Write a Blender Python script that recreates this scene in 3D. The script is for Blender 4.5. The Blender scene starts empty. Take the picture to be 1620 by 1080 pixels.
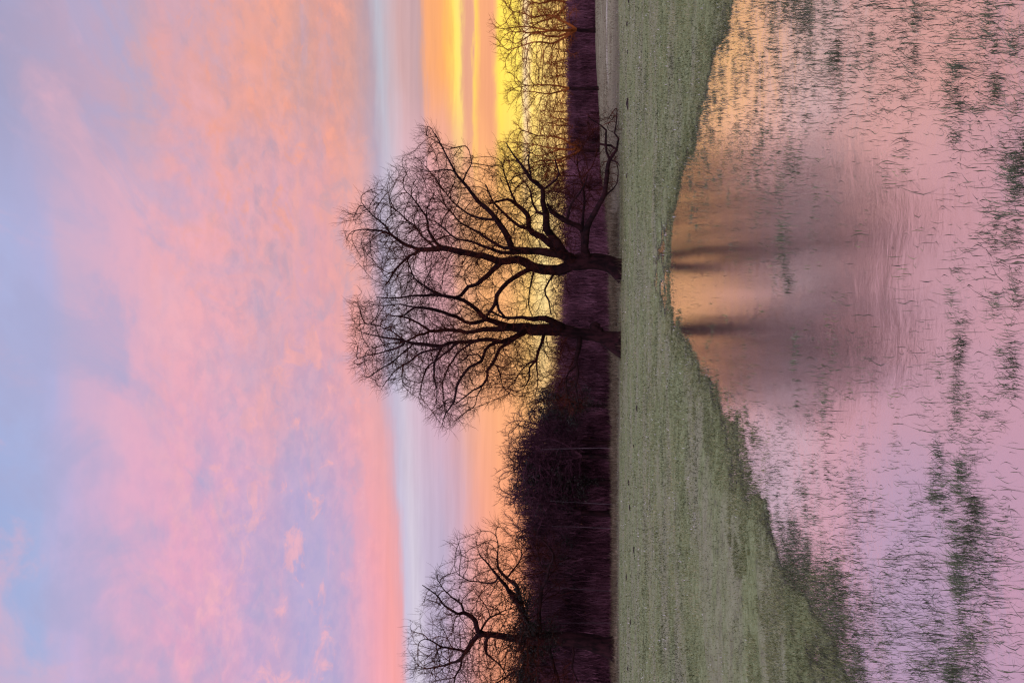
import bpy, math, random
import numpy as np
from mathutils import Vector, kdtree, noise as mnoise

R = math.radians
random.seed(11); rng = np.random.default_rng(11)
scene = bpy.context.scene
COL = scene.collection

# ------------------------------------------------------------------ camera (turned on its side, as the photograph was taken)
FPX = 1271.0; PITCH = R(5.84); HCAM = 1.6
cam_d = bpy.data.cameras.new("camera"); cam = bpy.data.objects.new("camera", cam_d); COL.objects.link(cam)
cam_d.sensor_width = 36; cam_d.lens = FPX/1620*36; cam_d.clip_end = 6000; cam_d.clip_start = 0.05
cp, sp = math.cos(PITCH), math.sin(PITCH)
from mathutils import Matrix
cam.matrix_world = Matrix(((0, 1, 0, 0), (sp, 0, -cp, 0), (-cp, 0, -sp, HCAM), (0, 0, 0, 1)))
scene.camera = cam

# ------------------------------------------------------------------ render / exposure
scene.view_settings.view_transform = 'Standard'; scene.view_settings.look = 'None'
scene.view_settings.gamma = 1; scene.view_settings.exposure = 0
scene.view_settings.use_curve_mapping = False
scene.render.engine = 'CYCLES'
scene.cycles.use_denoising = True
scene.cycles.max_bounces = 6; scene.cycles.diffuse_bounces = 3; scene.cycles.glossy_bounces = 3
scene.cycles.caustics_reflective = False; scene.cycles.caustics_refractive = False
scene.cycles.pixel_filter_type = 'BLACKMAN_HARRIS'; scene.cycles.filter_width = 1.3

# ------------------------------------------------------------------ node helper
class NT:
    def __init__(s, tree): s.t = tree; s.n = tree.nodes; s.l = tree.links
    def node(s, ty, **kw):
        n = s.n.new(ty)
        for k, v in kw.items(): setattr(n, k, v)
        return n
    def put(s, sock, v):
        if isinstance(v, bpy.types.NodeSocket): s.l.new(v, sock)
        elif v is not None: sock.default_value = v
    def m(s, op, a, b=None, c=None, clamp=False):
        n = s.node('ShaderNodeMath', operation=op, use_clamp=clamp)
        s.put(n.inputs[0], a)
        if b is not None: s.put(n.inputs[1], b)
        if c is not None: s.put(n.inputs[2], c)
        return n.outputs[0]
    def vm(s, op, a, b=None):
        n = s.node('ShaderNodeVectorMath', operation=op); s.put(n.inputs[0], a)
        if b is not None: s.put(n.inputs[1], b)
        return n.outputs[0]
    def mix(s, f, a, b, mode='MIX'):
        n = s.node('ShaderNodeMix', data_type='RGBA', blend_type=mode)
        s.put(n.inputs[0], f); s.put(n.inputs[6], a); s.put(n.inputs[7], b); return n.outputs[2]
    def comb(s, x, y, z):
        n = s.node('ShaderNodeCombineXYZ'); s.put(n.inputs[0], x); s.put(n.inputs[1], y); s.put(n.inputs[2], z); return n.outputs[0]
    def sep(s, v):
        n = s.node('ShaderNodeSeparateXYZ'); s.put(n.inputs[0], v); return n.outputs
    def noise(s, v, scale, detail=4, rough=.55, dist=0, lac=2.0):
        n = s.node('ShaderNodeTexNoise'); s.put(n.inputs['Vector'], v); n.inputs['Scale'].default_value = scale
        n.inputs['Detail'].default_value = detail; n.inputs['Roughness'].default_value = rough
        n.inputs['Distortion'].default_value = dist; n.inputs['Lacunarity'].default_value = lac
        return n.outputs[0]
    def rng(s, v, a, b, c=0.0, d=1.0, smooth=True):
        n = s.node('ShaderNodeMapRange', interpolation_type='SMOOTHSTEP' if smooth else 'LINEAR')
        s.put(n.inputs[0], v); s.put(n.inputs[1], a); s.put(n.inputs[2], b); s.put(n.inputs[3], c); s.put(n.inputs[4], d)
        return n.outputs[0]
    def ramp(s, f, stops, interp='LINEAR'):
        n = s.node('ShaderNodeValToRGB'); r = n.color_ramp; r.interpolation = interp
        r.elements[0].position = stops[0][0]; r.elements[0].color = stops[0][1]
        r.elements[1].position = stops[-1][0]; r.elements[1].color = stops[-1][1]
        for p, c in stops[1:-1]:
            e = r.elements.new(p); e.color = c
        s.put(n.inputs[0], f); return n.outputs[0]

def lin(c):
    def f(v):
        v /= 255.0
        return v/12.92 if v <= .04045 else ((v+.055)/1.055)**2.4
    return (f(c[0]), f(c[1]), f(c[2]), 1.0)

# ------------------------------------------------------------------ world: dusk sky with lit cloud bands
world = bpy.data.worlds.new("World"); scene.world = world; world.use_nodes = True
W = NT(world.node_tree); W.n.clear()
SUN_AZ, SUN_EL = R(21), R(4)
def Eof(X): return math.degrees(PITCH) - math.degrees(math.atan((X-810)/FPX))
EMAX = 48.0
def tilt(e):
    t = max(0, min(1, (e-8)/6)); return .055*t*t*(3-2*t)
def mkstops(lst, az0):
    out = []
    for X, c in lst: out.append((max(0, min(1, (Eof(X)-tilt(Eof(X))*az0)/EMAX)), lin(c)))
    out.sort(key=lambda q: q[0]); return out
SKY_R = mkstops([(0,(168,164,200)),(150,(202,168,192)),(215,(205,170,188)),(265,(230,167,172)),(340,(234,165,160)),(400,(238,163,150)),
  (440,(238,163,146)),(475,(216,160,156)),(515,(230,156,144)),(560,(208,156,156)),(584,(182,158,176)),(600,(184,184,204)),(612,(196,178,194)),(634,(204,164,172)),(662,(186,154,168)),
  (676,(242,162,116)),(700,(248,166,104)),(713,(252,188,90)),(725,(255,238,110)),(734,(220,152,132)),(747,(218,152,136)),(752,(255,206,96)),(760,(234,156,118)),(780,(230,150,122)),
  (788,(255,224,84)),(822,(255,232,100)),(832,(248,222,190)),(842,(255,224,116)),(862,(255,226,140)),(895,(250,206,130)),(935,(250,190,120))], 21)
SKY_M = mkstops([(0,(176,182,226)),(60,(180,180,224)),(110,(206,178,208)),(190,(228,177,200)),(280,(244,174,184)),(350,(242,172,182)),(420,(238,168,172)),
  (470,(226,168,184)),(520,(232,164,172)),(560,(244,168,160)),(590,(220,170,180)),(608,(190,180,208)),(625,(208,194,216)),(650,(222,186,204)),(690,(228,168,182)),(715,(226,164,166)),(735,(246,176,140)),
  (765,(255,180,120)),(800,(255,182,122)),(835,(255,204,124)),(860,(255,224,156)),(900,(255,200,130)),(935,(250,180,120))], 3)
SKY_L = mkstops([(0,(162,178,224)),(60,(170,181,225)),(120,(204,180,220)),(200,(233,176,206)),(300,(234,170,200)),(390,(216,174,210)),(440,(204,172,208)),
  (475,(192,174,216)),(515,(192,174,214)),(550,(214,172,206)),(590,(246,168,184)),(618,(252,166,168)),(630,(240,166,174)),(641,(204,194,222)),(655,(216,206,226)),(675,(198,184,212)),(700,(194,178,208)),(730,(212,170,190)),
  (760,(246,166,150)),(790,(254,166,130)),(830,(254,160,120)),(870,(252,166,112)),(935,(240,160,120))], -17)
tc = W.node('ShaderNodeTexCoord').outputs['Generated']
x, y, z = W.sep(tc)[:3]
az = W.m('MULTIPLY', W.m('ARCTAN2', x, W.m('ABSOLUTE', y)), 57.2958)
el = W.m('MULTIPLY', W.m('ARCSINE', z), 57.2958)
zz = W.m('ADD', W.m('MAXIMUM', z, 0.0), 0.10)
px, py = W.m('DIVIDE', x, zz), W.m('DIVIDE', y, zz)
plane = W.comb(px, py, 3.1)
# wide soft warp, stronger high up; fibres run up to the right
n1 = W.noise(plane, 0.9, 5, .55, .6)
n2 = W.noise(W.comb(W.m('MULTIPLY', az, .035), W.m('MULTIPLY', el, .11), 7.7), 1.6, 5, .6, .4)
warpamp = W.rng(el, 14, 30, 0.35, 7.0)
els = W.m('MULTIPLY', W.m('ARCTAN2', z, W.m('ABSOLUTE', y)), 57.2958)
e2 = W.m('SUBTRACT', els, W.m('MULTIPLY', az, W.rng(els, 8, 14, 0.0, 0.055)))
e2 = W.m('ADD', e2, W.m('MULTIPLY', W.m('SUBTRACT', W.m('ADD', W.m('MULTIPLY', n1, .6), W.m('MULTIPLY', n2, .4)), .5), warpamp))
n8 = W.noise(W.comb(W.m('MULTIPLY', az, .22), W.m('MULTIPLY', els, 1.3), 5.5), 1.0, 5, .62, .3)
e2 = W.m('ADD', e2, W.m('MULTIPLY', W.m('SUBTRACT', n8, .5), W.rng(els, 3, 9, .25, 1.0)))
f = W.m('DIVIDE', e2, EMAX, clamp=True)
cR, cM, cL = W.ramp(f, SKY_R), W.ramp(f, SKY_M), W.ramp(f, SKY_L)
azw = W.m('ADD', az, W.m('MULTIPLY', W.m('SUBTRACT', n2, .5), 10))
base = W.mix(W.rng(azw, -17, 5), cL, cM)
base = W.mix(W.rng(azw, 8, 19), base, cR)
# mottled ripples and gaps of lavender-blue
n3 = W.noise(W.vm('MULTIPLY', plane, (1.0, 1.9, 1)), 3.4, 6, .62, .35)
n4 = W.noise(W.comb(W.m('MULTIPLY', W.m('ADD', az, W.m('MULTIPLY', el, .9)), .030), W.m('MULTIPLY', W.m('SUBTRACT', el, W.m('MULTIPLY', az, .55)), .06), 1.3), 2.2, 6, .6, .5)
gap = W.m('MULTIPLY', W.rng(n3, .50, .70), W.m('MULTIPLY', W.rng(el, 14.5, 18), W.rng(el, 40, 26, .35, .95)))
base = W.mix(W.m('MULTIPLY', gap, .32), base, lin((190,172,204)))
gap2 = W.m('MULTIPLY', W.rng(n4, .50, .68), W.rng(el, 19, 30))
base = W.mix(W.m('MULTIPLY', gap2, .45), base, lin((174,174,214)))
warm = W.m('MULTIPLY', W.rng(n3, .50, .34), W.m('MULTIPLY', W.rng(el, 14, 18), W.rng(el, 34, 25)))
warmc = W.mix(W.rng(az, -20, 18), lin((246,178,196)), lin((246,166,142)))
base = W.mix(W.m('MULTIPLY', warm, .40), base, warmc)
lit = W.m('MULTIPLY', W.rng(n4, .48, .30), W.rng(el, 20, 30))
base = W.mix(W.m('MULTIPLY', lit, .30), base, lin((246,186,200)))
# small cloudlets in the middle band, broader soft patches above
n5 = W.noise(W.comb(W.m('ADD', W.m('MULTIPLY', az, .30), W.m('MULTIPLY', el, .16)), W.m('SUBTRACT', W.m('MULTIPLY', el, .50), W.m('MULTIPLY', az, .10)), 2.2), 1.2, 7, .62, .5)
band = W.m('MULTIPLY', W.rng(el, 14.5, 17.5), W.rng(el, 33, 22))
base = W.mix(W.m('MULTIPLY', W.m('MULTIPLY', W.rng(n5, .50, .70), band), .55), base, W.mix(W.rng(az, -20, 18), lin((186,174,212)), lin((190,160,176))))
base = W.mix(W.m('MULTIPLY', W.m('MULTIPLY', W.rng(n5, .47, .34), band), .75), base, W.mix(W.rng(az, -20, 18), lin((246,182,196)), lin((246,163,144))))
n6 = W.noise(W.comb(W.m('MULTIPLY', W.m('ADD', az, W.m('MULTIPLY', el, .7)), .085), W.m('MULTIPLY', W.m('SUBTRACT', el, W.m('MULTIPLY', az, .5)), .16), 4.4), 1.0, 5, .58, .6)
upb = W.rng(el, 20, 27)
base = W.mix(W.m('MULTIPLY', W.m('MULTIPLY', W.rng(n6, .48, .66), upb), .55), base, lin((172,172,212)))
base = W.mix(W.m('MULTIPLY', W.m('MULTIPLY', W.rng(n6, .48, .32), upb), .45), base, lin((236,180,198)))
n7 = W.noise(W.comb(W.m('ADD', W.m('MULTIPLY', az, .75), W.m('MULTIPLY', el, .45)), W.m('SUBTRACT', W.m('MULTIPLY', el, 1.35), W.m('MULTIPLY', az, .30)), 8.2), 1.0, 5, .60, .15)
fineamp = W.m('MULTIPLY', W.rng(el, 13, 17), W.rng(el, 34, 22, .10, 1))
fineamp = W.m('MULTIPLY', fineamp, W.rng(n1, .40, .58, .15, 1.0))
base = W.mix(W.m('MULTIPLY', fineamp, .36), base, W.mix(1.0, base, W.mix(W.rng(n7, .34, .66), (.76, .84, .98, 1), (1.17, 1.06, 1.0, 1)), 'MULTIPLY'))
# fine streaks in the low bands
st = W.noise(W.comb(W.m('MULTIPLY', az, .045), W.m('MULTIPLY', els, 1.0), 0), 2.0, 6, .66, .35)
base = W.mix(W.m('MULTIPLY', W.rng(el, 18, 12), .55), base, W.mix(1.0, base, W.mix(st, (.70, .66, .66, 1), (1.28, 1.3, 1.22, 1)), 'MULTIPLY'))
hs = W.node('ShaderNodeHueSaturation'); W.put(hs.inputs['Color'], base); W.put(hs.inputs['Saturation'], W.rng(el, 11, 16, 1.0, .97)); W.put(hs.inputs['Value'], W.rng(el, 11, 16, 1.0, .96)); base = hs.outputs[0]
# the half of the sky behind the photographer: clear pale blue with pink above
back = W.ramp(W.m('DIVIDE', el, 90, clamp=True), [(0, lin((176,170,210))), (.25, lin((236,186,208))), (.55, lin((206,204,236))), (1, lin((190,198,232)))])
base = W.mix(W.rng(y, .35, -.25), base, back)
high = W.rng(el, 44, 70)
base = W.mix(high, base, lin((190,196,232)))
gain = W.m('ADD', 1.0, W.m('MULTIPLY', W.m('MAXIMUM', W.rng(el, 44, 62), W.rng(y, .1, -.4)), 1.2))  # sky overhead and behind, out of view, brightened to light the grass
base = W.vm('MULTIPLY', base, W.comb(gain, gain, gain))
skyt = W.node('ShaderNodeTexSky', sky_type='NISHITA'); skyt.sun_disc = False
skyt.sun_elevation = SUN_EL; skyt.sun_rotation = SUN_AZ
bg1 = W.node('ShaderNodeBackground'); W.put(bg1.inputs[0], base); bg1.inputs[1].default_value = 0.97
bg2 = W.node('ShaderNodeBackground'); W.put(bg2.inputs[0], skyt.outputs[0]); bg2.inputs[1].default_value = 0.006
ad = W.node('ShaderNodeAddShader'); W.l.new(bg1.outputs[0], ad.inputs[0]); W.l.new(bg2.outputs[0], ad.inputs[1])
wo = W.node('ShaderNodeOutputWorld'); W.l.new(ad.outputs[0], wo.inputs[0])

# ------------------------------------------------------------------ sun, just over the wood on the right and veiled by cloud
sl = bpy.data.lights.new("sun", 'SUN'); sl.energy = 0.03; sl.angle = R(40); sl.color = (1.0, .72, .45)
so = bpy.data.objects.new("sun", sl); COL.objects.link(so)
sd = Vector((math.sin(SUN_AZ)*math.cos(SUN_EL), math.cos(SUN_AZ)*math.cos(SUN_EL), math.sin(SUN_EL)))
so.rotation_euler = sd.to_track_quat('Z', 'Y').to_euler(); so.location = (30, 80, 40)

# ------------------------------------------------------------------ helpers
def ray(X, Y):
    d = (X-810)/FPX; r = (540-Y)/FPX
    return (r, cp + d*sp, sp - d*cp)
def at(X, Y, dist):
    a = ray(X, Y); k = dist/a[1]
    return Vector((a[0]*k, dist, HCAM + a[2]*k))
def ground_at(X, Y, zg=0.0):
    a = ray(X, Y); k = (zg-HCAM)/a[2]
    return Vector((a[0]*k, a[1]*k, zg))
def mesh_obj(name, V, F, mat, parent=None, tint=None, smooth=False, loc=(0, 0, 0)):
    me = bpy.data.meshes.new(name)
    V = np.asarray(V, dtype=np.float32)
    if isinstance(F, np.ndarray):
        k = F.shape[1]
        me.vertices.add(len(V)); me.vertices.foreach_set('co', V.ravel())
        me.loops.add(F.size); me.loops.foreach_set('vertex_index', F.astype(np.int32).ravel())
        me.polygons.add(len(F)); me.polygons.foreach_set('loop_start', np.arange(0, F.size, k, dtype=np.int32))
        me.update(calc_edges=True)
    else:
        me.from_pydata(V.tolist(), [], F)
    if smooth: me.polygons.foreach_set('use_smooth', np.ones(len(me.polygons), dtype=bool))
    if tint is not None:
        a = me.attributes.new('tint', 'FLOAT', 'POINT'); a.data.foreach_set('value', np.asarray(tint, dtype=np.float32))
    if mat: me.materials.append(mat)
    o = bpy.data.objects.new(name, me); COL.objects.link(o)
    if parent: o.parent = parent
    else: o.location = loc
    return o
def tag(o, label=None, cat=None, group=None, kind=None):
    if label: o['label'] = label
    if cat: o['category'] = cat
    if group: o['group'] = group
    if kind: o['kind'] = kind
    return o
def empty(name, loc, rz=0, s=1):
    o = bpy.data.objects.new(name, None); COL.objects.link(o); o.location = loc
    o.rotation_euler = (0, 0, rz); o.scale = (s, s, s); o.empty_display_size = .3; return o

def principled(name):
    m = bpy.data.materials.new(name); m.use_nodes = True; N = NT(m.node_tree)
    b = N.n['Principled BSDF']; b.inputs['Roughness'].default_value = .9
    b.inputs['Specular IOR Level'].default_value = .25
    return m, N, b
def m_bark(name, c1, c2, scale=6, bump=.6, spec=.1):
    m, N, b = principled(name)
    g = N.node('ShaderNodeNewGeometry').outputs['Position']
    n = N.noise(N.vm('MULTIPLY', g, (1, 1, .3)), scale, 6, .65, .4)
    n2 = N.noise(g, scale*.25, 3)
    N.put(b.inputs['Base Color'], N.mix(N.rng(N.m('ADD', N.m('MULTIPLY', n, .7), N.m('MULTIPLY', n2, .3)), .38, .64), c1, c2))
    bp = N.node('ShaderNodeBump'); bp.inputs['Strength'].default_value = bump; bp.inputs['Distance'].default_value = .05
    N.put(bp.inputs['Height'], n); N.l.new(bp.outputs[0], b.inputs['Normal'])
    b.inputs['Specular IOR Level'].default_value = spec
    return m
M = {}
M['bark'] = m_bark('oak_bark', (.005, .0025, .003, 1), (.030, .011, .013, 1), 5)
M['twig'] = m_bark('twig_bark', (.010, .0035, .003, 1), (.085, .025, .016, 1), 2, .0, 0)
M['birch'] = m_bark('birch_bark', (.05, .04, .045, 1), (.12, .09, .10, 1), 2.6, .1)
M['fartwig'] = m_bark('far_twig_bark', (.018, .008, .012, 1), (.095, .042, .058, 1), 1.2, 0, 0)

M['glowtwig'] = m_bark('glow_painted_twigs', (.09, .026, .008, 1), (.38, .13, .035, 1), 1.2, 0, 0)  # orange of the sunset glow painted into the twig colour
def m_blade(name, stops, spec=.2, trans=.0):
    m, N, b = principled(name)
    a = N.node('ShaderNodeAttribute', attribute_name='tint').outputs['Fac']
    c = N.ramp(a, stops); N.put(b.inputs['Base Color'], c); b.inputs['Roughness'].default_value = .6
    b.inputs['Specular IOR Level'].default_value = spec
    if trans > 0:
        t = N.node('ShaderNodeBsdfTranslucent'); N.put(t.inputs[0], c)
        mx = N.node('ShaderNodeMixShader'); mx.inputs[0].default_value = trans
        N.l.new(b.outputs[0], mx.inputs[1]); N.l.new(t.outputs[0], mx.inputs[2])
        N.l.new(mx.outputs[0], N.n['Material Output'].inputs['Surface'])
    return m
M['ivy'] = m_blade('ivy_leaf', [(0, (.006, .008, .005, 1)), (1, (.028, .026, .018, 1))], .3)
M['turf'] = m_blade('turf_blades', [(0, (.035, .050, .018, 1)), (.45, (.170, .208, .078, 1)), (.8, (.31, .345, .155, 1)), (.93, (.38, .38, .24, 1)), (1, (.62, .64, .62, 1))], .3, .25)
M['wetgrass'] = m_blade('wet_grass_blades', [(0, (.014, .020, .010, 1)), (.5, (.050, .075, .028, 1)), (.85, (.11, .15, .06, 1)), (1, (.26, .25, .18, 1))], .5)
M['drygrass'] = m_blade('dry_grass_blades', [(0, (.035, .026, .017, 1)), (.6, (.115, .095, .055, 1)), (1, (.30, .26, .17, 1))], .1, .1)
M['wood'] = m_blade('woodland_twigs', [(0, (.010, .005, .007, 1)), (.45, (.088, .038, .052, 1)), (1, (.26, .125, .17, 1))], 0)

# ------------------------------------------------------------------ ground
SH = np.array([(-30,4.2),(-6,4.4),(-3.0,4.6),(-2.2,4.9),(-1.95,5.4),(-1.8,6.9),(-1.6,8.0),(-1.2,8.6),(-.8,9.5),(-.5,11.0),(-.2,13.0),(.15,15.2),(.6,16.8),(1.2,17.5),(2.0,17.3),(2.6,16.6),(3.0,14.4),(3.3,12.8),(3.6,11.2),(3.95,9.6),(4.8,7.9),(7,6.2),(30,4)])
def vnoise(x, y, seed=0):
    """value noise, smooth, numpy"""
    xi, yi = np.floor(x).astype(np.int64), np.floor(y).astype(np.int64)
    fx, fy = x-xi, y-yi; fx = fx*fx*(3-2*fx); fy = fy*fy*(3-2*fy)
    def h(a, b):
        n = (a*374761393 + b*668265263 + seed*982451653) & 0x7fffffff
        n = ((n ^ (n >> 13))*1274126177) & 0x7fffffff
        n = (n ^ (n >> 16)) & 0xffff
        return n/65535.0
    return (h(xi, yi)*(1-fx)+h(xi+1, yi)*fx)*(1-fy) + (h(xi, yi+1)*(1-fx)+h(xi+1, yi+1)*fx)*fy
def fbm(x, y, s, o=4, seed=0):
    t = 0; a = 1; tot = 0
    for i in range(o):
        t = t + a*vnoise(x*s+17.3*i, y*s-9.1*i, seed+i); tot += a; a *= .5; s *= 2.03
    return t/tot
def sstep(v, a, b):
    t = np.clip((v-a)/(b-a), 0, 1); return t*t*(3-2*t)
def shore(x, y):
    w = (fbm(x, y, .7, 3, 5)-.5)*.5 + (fbm(x, y, 2.0, 3, 115)-.5)*.6 + (fbm(x, y*.9, 6.0, 3, 116)-.5)*1.0
    return (y + w) - np.interp(x + (fbm(x, y, 1.3, 2, 9)-.5)*.5, SH[:, 0], SH[:, 1])
def hground(x, y):
    x = np.asarray(x, dtype=np.float64); y = np.asarray(y, dtype=np.float64)
    s = shore(x, y)
    h = np.where(s > 0, .085*np.tanh(s*.16), .075*np.tanh(s*.22)) - .022*sstep(s, .25, -.35)*sstep(y, 30, 22)
    near = sstep(y, 60, 20)
    fine = (fbm(x, y, 2.2, 4, 1)-.5)
    h = h + fine*.06*near*(sstep(s, -5, -.5)*.8+.2)
    # shallow puddle strip before the right oak
    h = h - np.maximum(.045+(fbm(x, y*.7, 3.2, 3, 71)-.5)*.30, 0)*np.exp(-((x-1.8)/.8)**2-((y-20.0)/2.6)**2)
    h = h + sstep(y, 18, 40)*.02 + (fbm(x, y, .35, 3, 3)-.5)*.10*sstep(s, 2, 12)
    # bank and rising land on the right
    bank = sstep(y, 46, 98)*sstep(x, 6+np.zeros_like(y), 26)
    h = h + bank*(.95 + .30*np.sin(x*.22-1.0)) + sstep(y, 46.5, 49)*.10
    h = h + sstep(y, 130, 900)*2.0
    return h
nr = []
yv = -60.0
ys = list(np.linspace(-60, 1.5, 40))
yv = 1.5
while yv < 130: yv *= 1.0085; ys.append(yv)
while yv < 3000: yv *= 1.09; ys.append(yv)
ys = np.array(ys); q = np.linspace(-1, 1, 521); q = np.sign(q)*np.abs(q)**1.35
wid = 9+1.15*np.abs(ys)
GX = q[None, :]*wid[:, None]; GY = np.repeat(ys[:, None], len(q), 1); GZ = hground(GX, GY)
V = np.stack([GX, GY, GZ], -1).reshape(-1, 3)
nR, nC = GX.shape; idx = np.arange(nR*nC).reshape(nR, nC)
F = np.stack([idx[:-1, :-1], idx[:-1, 1:], idx[1:, 1:], idx[1:, :-1]], -1).reshape(-1, 4)
mg, N, b = principled('field_ground')
g = N.node('ShaderNodeNewGeometry').outputs['Position']; gx, gy, gz = N.sep(g)[:3]
n1 = N.noise(g, 5.0, 6, .65, .2); n2 = N.noise(N.vm('MULTIPLY', g, (.5, 1, 1)), .55, 4, .6, .3); n3 = N.noise(g, 22, 3, .7)
green = N.ramp(N.m('ADD', N.m('MULTIPLY', n1, .6), N.m('MULTIPLY', n3, .4)), [(.34, (.030, .038, .015, 1)), (.47, (.148, .178, .066, 1)), (.60, (.205, .245, .11, 1)), (.72, (.32, .31, .22, 1))])
yel = N.mix(.55, green, (.24, .215, .15, 1))
gcol = N.mix(N.m('MULTIPLY', N.rng(n2, .42, .62), .85), green, yel)
mud = N.ramp(n1, [(.3, (.02, .018, .012, 1)), (.7, (.06, .052, .035, 1))])
gcol = N.mix(N.rng(N.m('ADD', gz, N.m('MULTIPLY', N.m('SUBTRACT', n1, .5), .05)), .020, .002), gcol, mud)
dry = N.ramp(N.noise(N.vm('MULTIPLY', g, (.3, .5, 1)), 2.2, 6, .7), [(.3, (.06, .047, .03, 1)), (.55, (.115, .10, .055, 1)), (.75, (.19, .17, .10, 1))])
gcol = N.mix(N.rng(N.m('ADD', gy, N.m('MULTIPLY', n2, 3.0)), 48.0, 50.0), gcol, dry)
slope = N.mix(N.m('MULTIPLY', N.rng(gx, 12, 24), N.rng(gy, 48, 60)), gcol, N.mix(N.rng(n2, .4, .6), (.17, .15, .085, 1), (.22, .215, .12, 1)))
# trodden pale track on the right bank
tr = N.m('ABSOLUTE', N.m('SUBTRACT', gy, N.m('ADD', 66, N.m('MULTIPLY', N.m('SINE', N.m('MULTIPLY', gx, .30)), 5.0))))
slope = N.mix(N.m('MULTIPLY', N.m('MULTIPLY', N.rng(tr, 1.6, .1), N.rng(n2, .38, .55)), N.rng(gx, 20, 25)), slope, (.50, .46, .38, 1))
N.put(b.inputs['Base Color'], slope)
bp = N.node('ShaderNodeBump'); bp.inputs['Strength'].default_value = .8; bp.inputs['Distance'].default_value = .03
N.put(bp.inputs['Height'], N.m('ADD', n1, N.m('MULTIPLY', n3, .6))); N.l.new(bp.outputs[0], b.inputs['Normal'])
ground = tag(mesh_obj('ground', V, F, mg, smooth=True), kind='structure')

# ------------------------------------------------------------------ flood water
mw = bpy.data.materials.new('flood_water'); mw.use_nodes = True; N = NT(mw.node_tree); N.n.clear()
g = N.node('ShaderNodeNewGeometry').outputs['Position']
gl = N.node('ShaderNodeBsdfGlossy'); gl.inputs['Color'].default_value = (.97, .93, .92, 1); gl.inputs['Roughness'].default_value = .14
df = N.node('ShaderNodeBsdfDiffuse'); df.inputs['Color'].default_value = (.10, .095, .088, 1)
w1 = N.noise(g, 2.6, 3, .5, .5); w2 = N.noise(N.vm('MULTIPLY', g, (1.0, 1.7, 1)), 13, 3, .55, .6); w3 = N.noise(g, 46, 2, .5)
hgt = N.m('ADD', N.m('MULTIPLY', w1, 1.0), N.m('ADD', N.m('MULTIPLY', w2, .16), N.m('MULTIPLY', w3, .05)))
bp = N.node('ShaderNodeBump'); bp.inputs['Strength'].default_value = .5; bp.inputs['Distance'].default_value = .0055
N.put(bp.inputs['Height'], hgt); N.l.new(bp.outputs[0], gl.inputs['Normal'])
fr = N.node('ShaderNodeLayerWeight'); fr.inputs[0].default_value = .35
mx = N.node('ShaderNodeMixShader'); N.put(mx.inputs[0], N.rng(fr.outputs['Facing'], .30, .85, .76, .98))
N.l.new(df.outputs[0], mx.inputs[1]); N.l.new(gl.outputs[0], mx.inputs[2])
out = N.node('ShaderNodeOutputMaterial'); N.l.new(mx.outputs[0], out.inputs['Surface'])
wx, wy = np.meshgrid(np.linspace(-45, 45, 60), np.linspace(-40, 34, 60))
V = np.stack([wx, wy, wx*0], -1).reshape(-1, 3); idx = np.arange(3600).reshape(60, 60)
F = np.stack([idx[:-1, :-1], idx[:-1, 1:], idx[1:, 1:], idx[1:, :-1]], -1).reshape(-1, 4)
tag(mesh_obj('water', V, F, mw), kind='structure')

# ------------------------------------------------------------------ blades of grass
def blades(P, L, lean, width, az, tint, droop=0.0, seg=3):
    """P (n,3) bases; arched tapering ribbons"""
    n = len(P); ts = np.linspace(0, 1, seg+1)
    d = np.stack([np.cos(az), np.sin(az), np.zeros(n)], 1); s = np.stack([-np.sin(az+.6), np.cos(az+.6), np.zeros(n)], 1)
    dr = np.broadcast_to(droop, (n,)); VV = []
    for t in ts:
        hor = lean*L*(t**1.5); ver = L*(t*np.sqrt(np.maximum(1-lean**2, .02)) - dr*t**3)
        c = P + d*hor[:, None]; c[:, 2] += ver
        w = width*(1-t*.92)*.5
        VV.append(c - s*w[:, None]); VV.append(c + s*w[:, None])
    VV = np.stack(VV, 1); k = VV.shape[1]
    base = (np.arange(n)*k)[:, None]
    q = np.array([[2*i, 2*i+1, 2*i+3, 2*i+2] for i in range(seg)])
    FF = (base[:, None, :] + q[None]).reshape(-1, 4)
    return VV.reshape(-1, 3), FF, np.repeat(tint, k)
def merge(parts):
    vs, fs, ts = [], [], []; o = 0
    for v, f, t in parts:
        vs.append(v); fs.append(f+o); ts.append(t); o += len(v)
    return np.concatenate(vs), np.concatenate(fs), np.concatenate(ts)

# how thickly the drowned grass stands over the flood (rows run from right to left, columns from far to near)
DX = [1060,1150,1200,1250,1300,1350,1400,1450,1500,1550,1620]
DY = [0,100,200,300,400,500,600,700,800,900,1000,1080]
DM = np.array([[.3,.6,.5,.7,.6,.4,.45,.4,.35,.45,.2],[.3,.5,.35,.5,.4,.5,.35,.35,.3,.45,.25],[.5,.4,.45,.45,.25,.25,.35,.25,.22,.25,.32],[.4,.25,.3,.3,.2,.12,.18,.2,.16,.12,.28],
 [.1,.05,.06,.05,.03,.05,.1,.12,.14,.12,.18],[.1,.04,.03,.03,.02,.02,.03,.1,.22,.16,.16],[.5,.2,.1,.1,.08,.08,.08,.13,.14,.16,.14],[.5,.35,.3,.3,.2,.2,.15,.2,.25,.3,.2],
 [.5,.6,.4,.45,.35,.35,.25,.3,.3,.45,.3],[1,1,.7,.9,.8,.6,.45,.4,.5,.5,.35],[1,1,1,1,.95,.7,.6,.55,.6,.75,.4],[1,1,1,1,1,.85,.6,.6,.6,.7,.4]])
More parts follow.
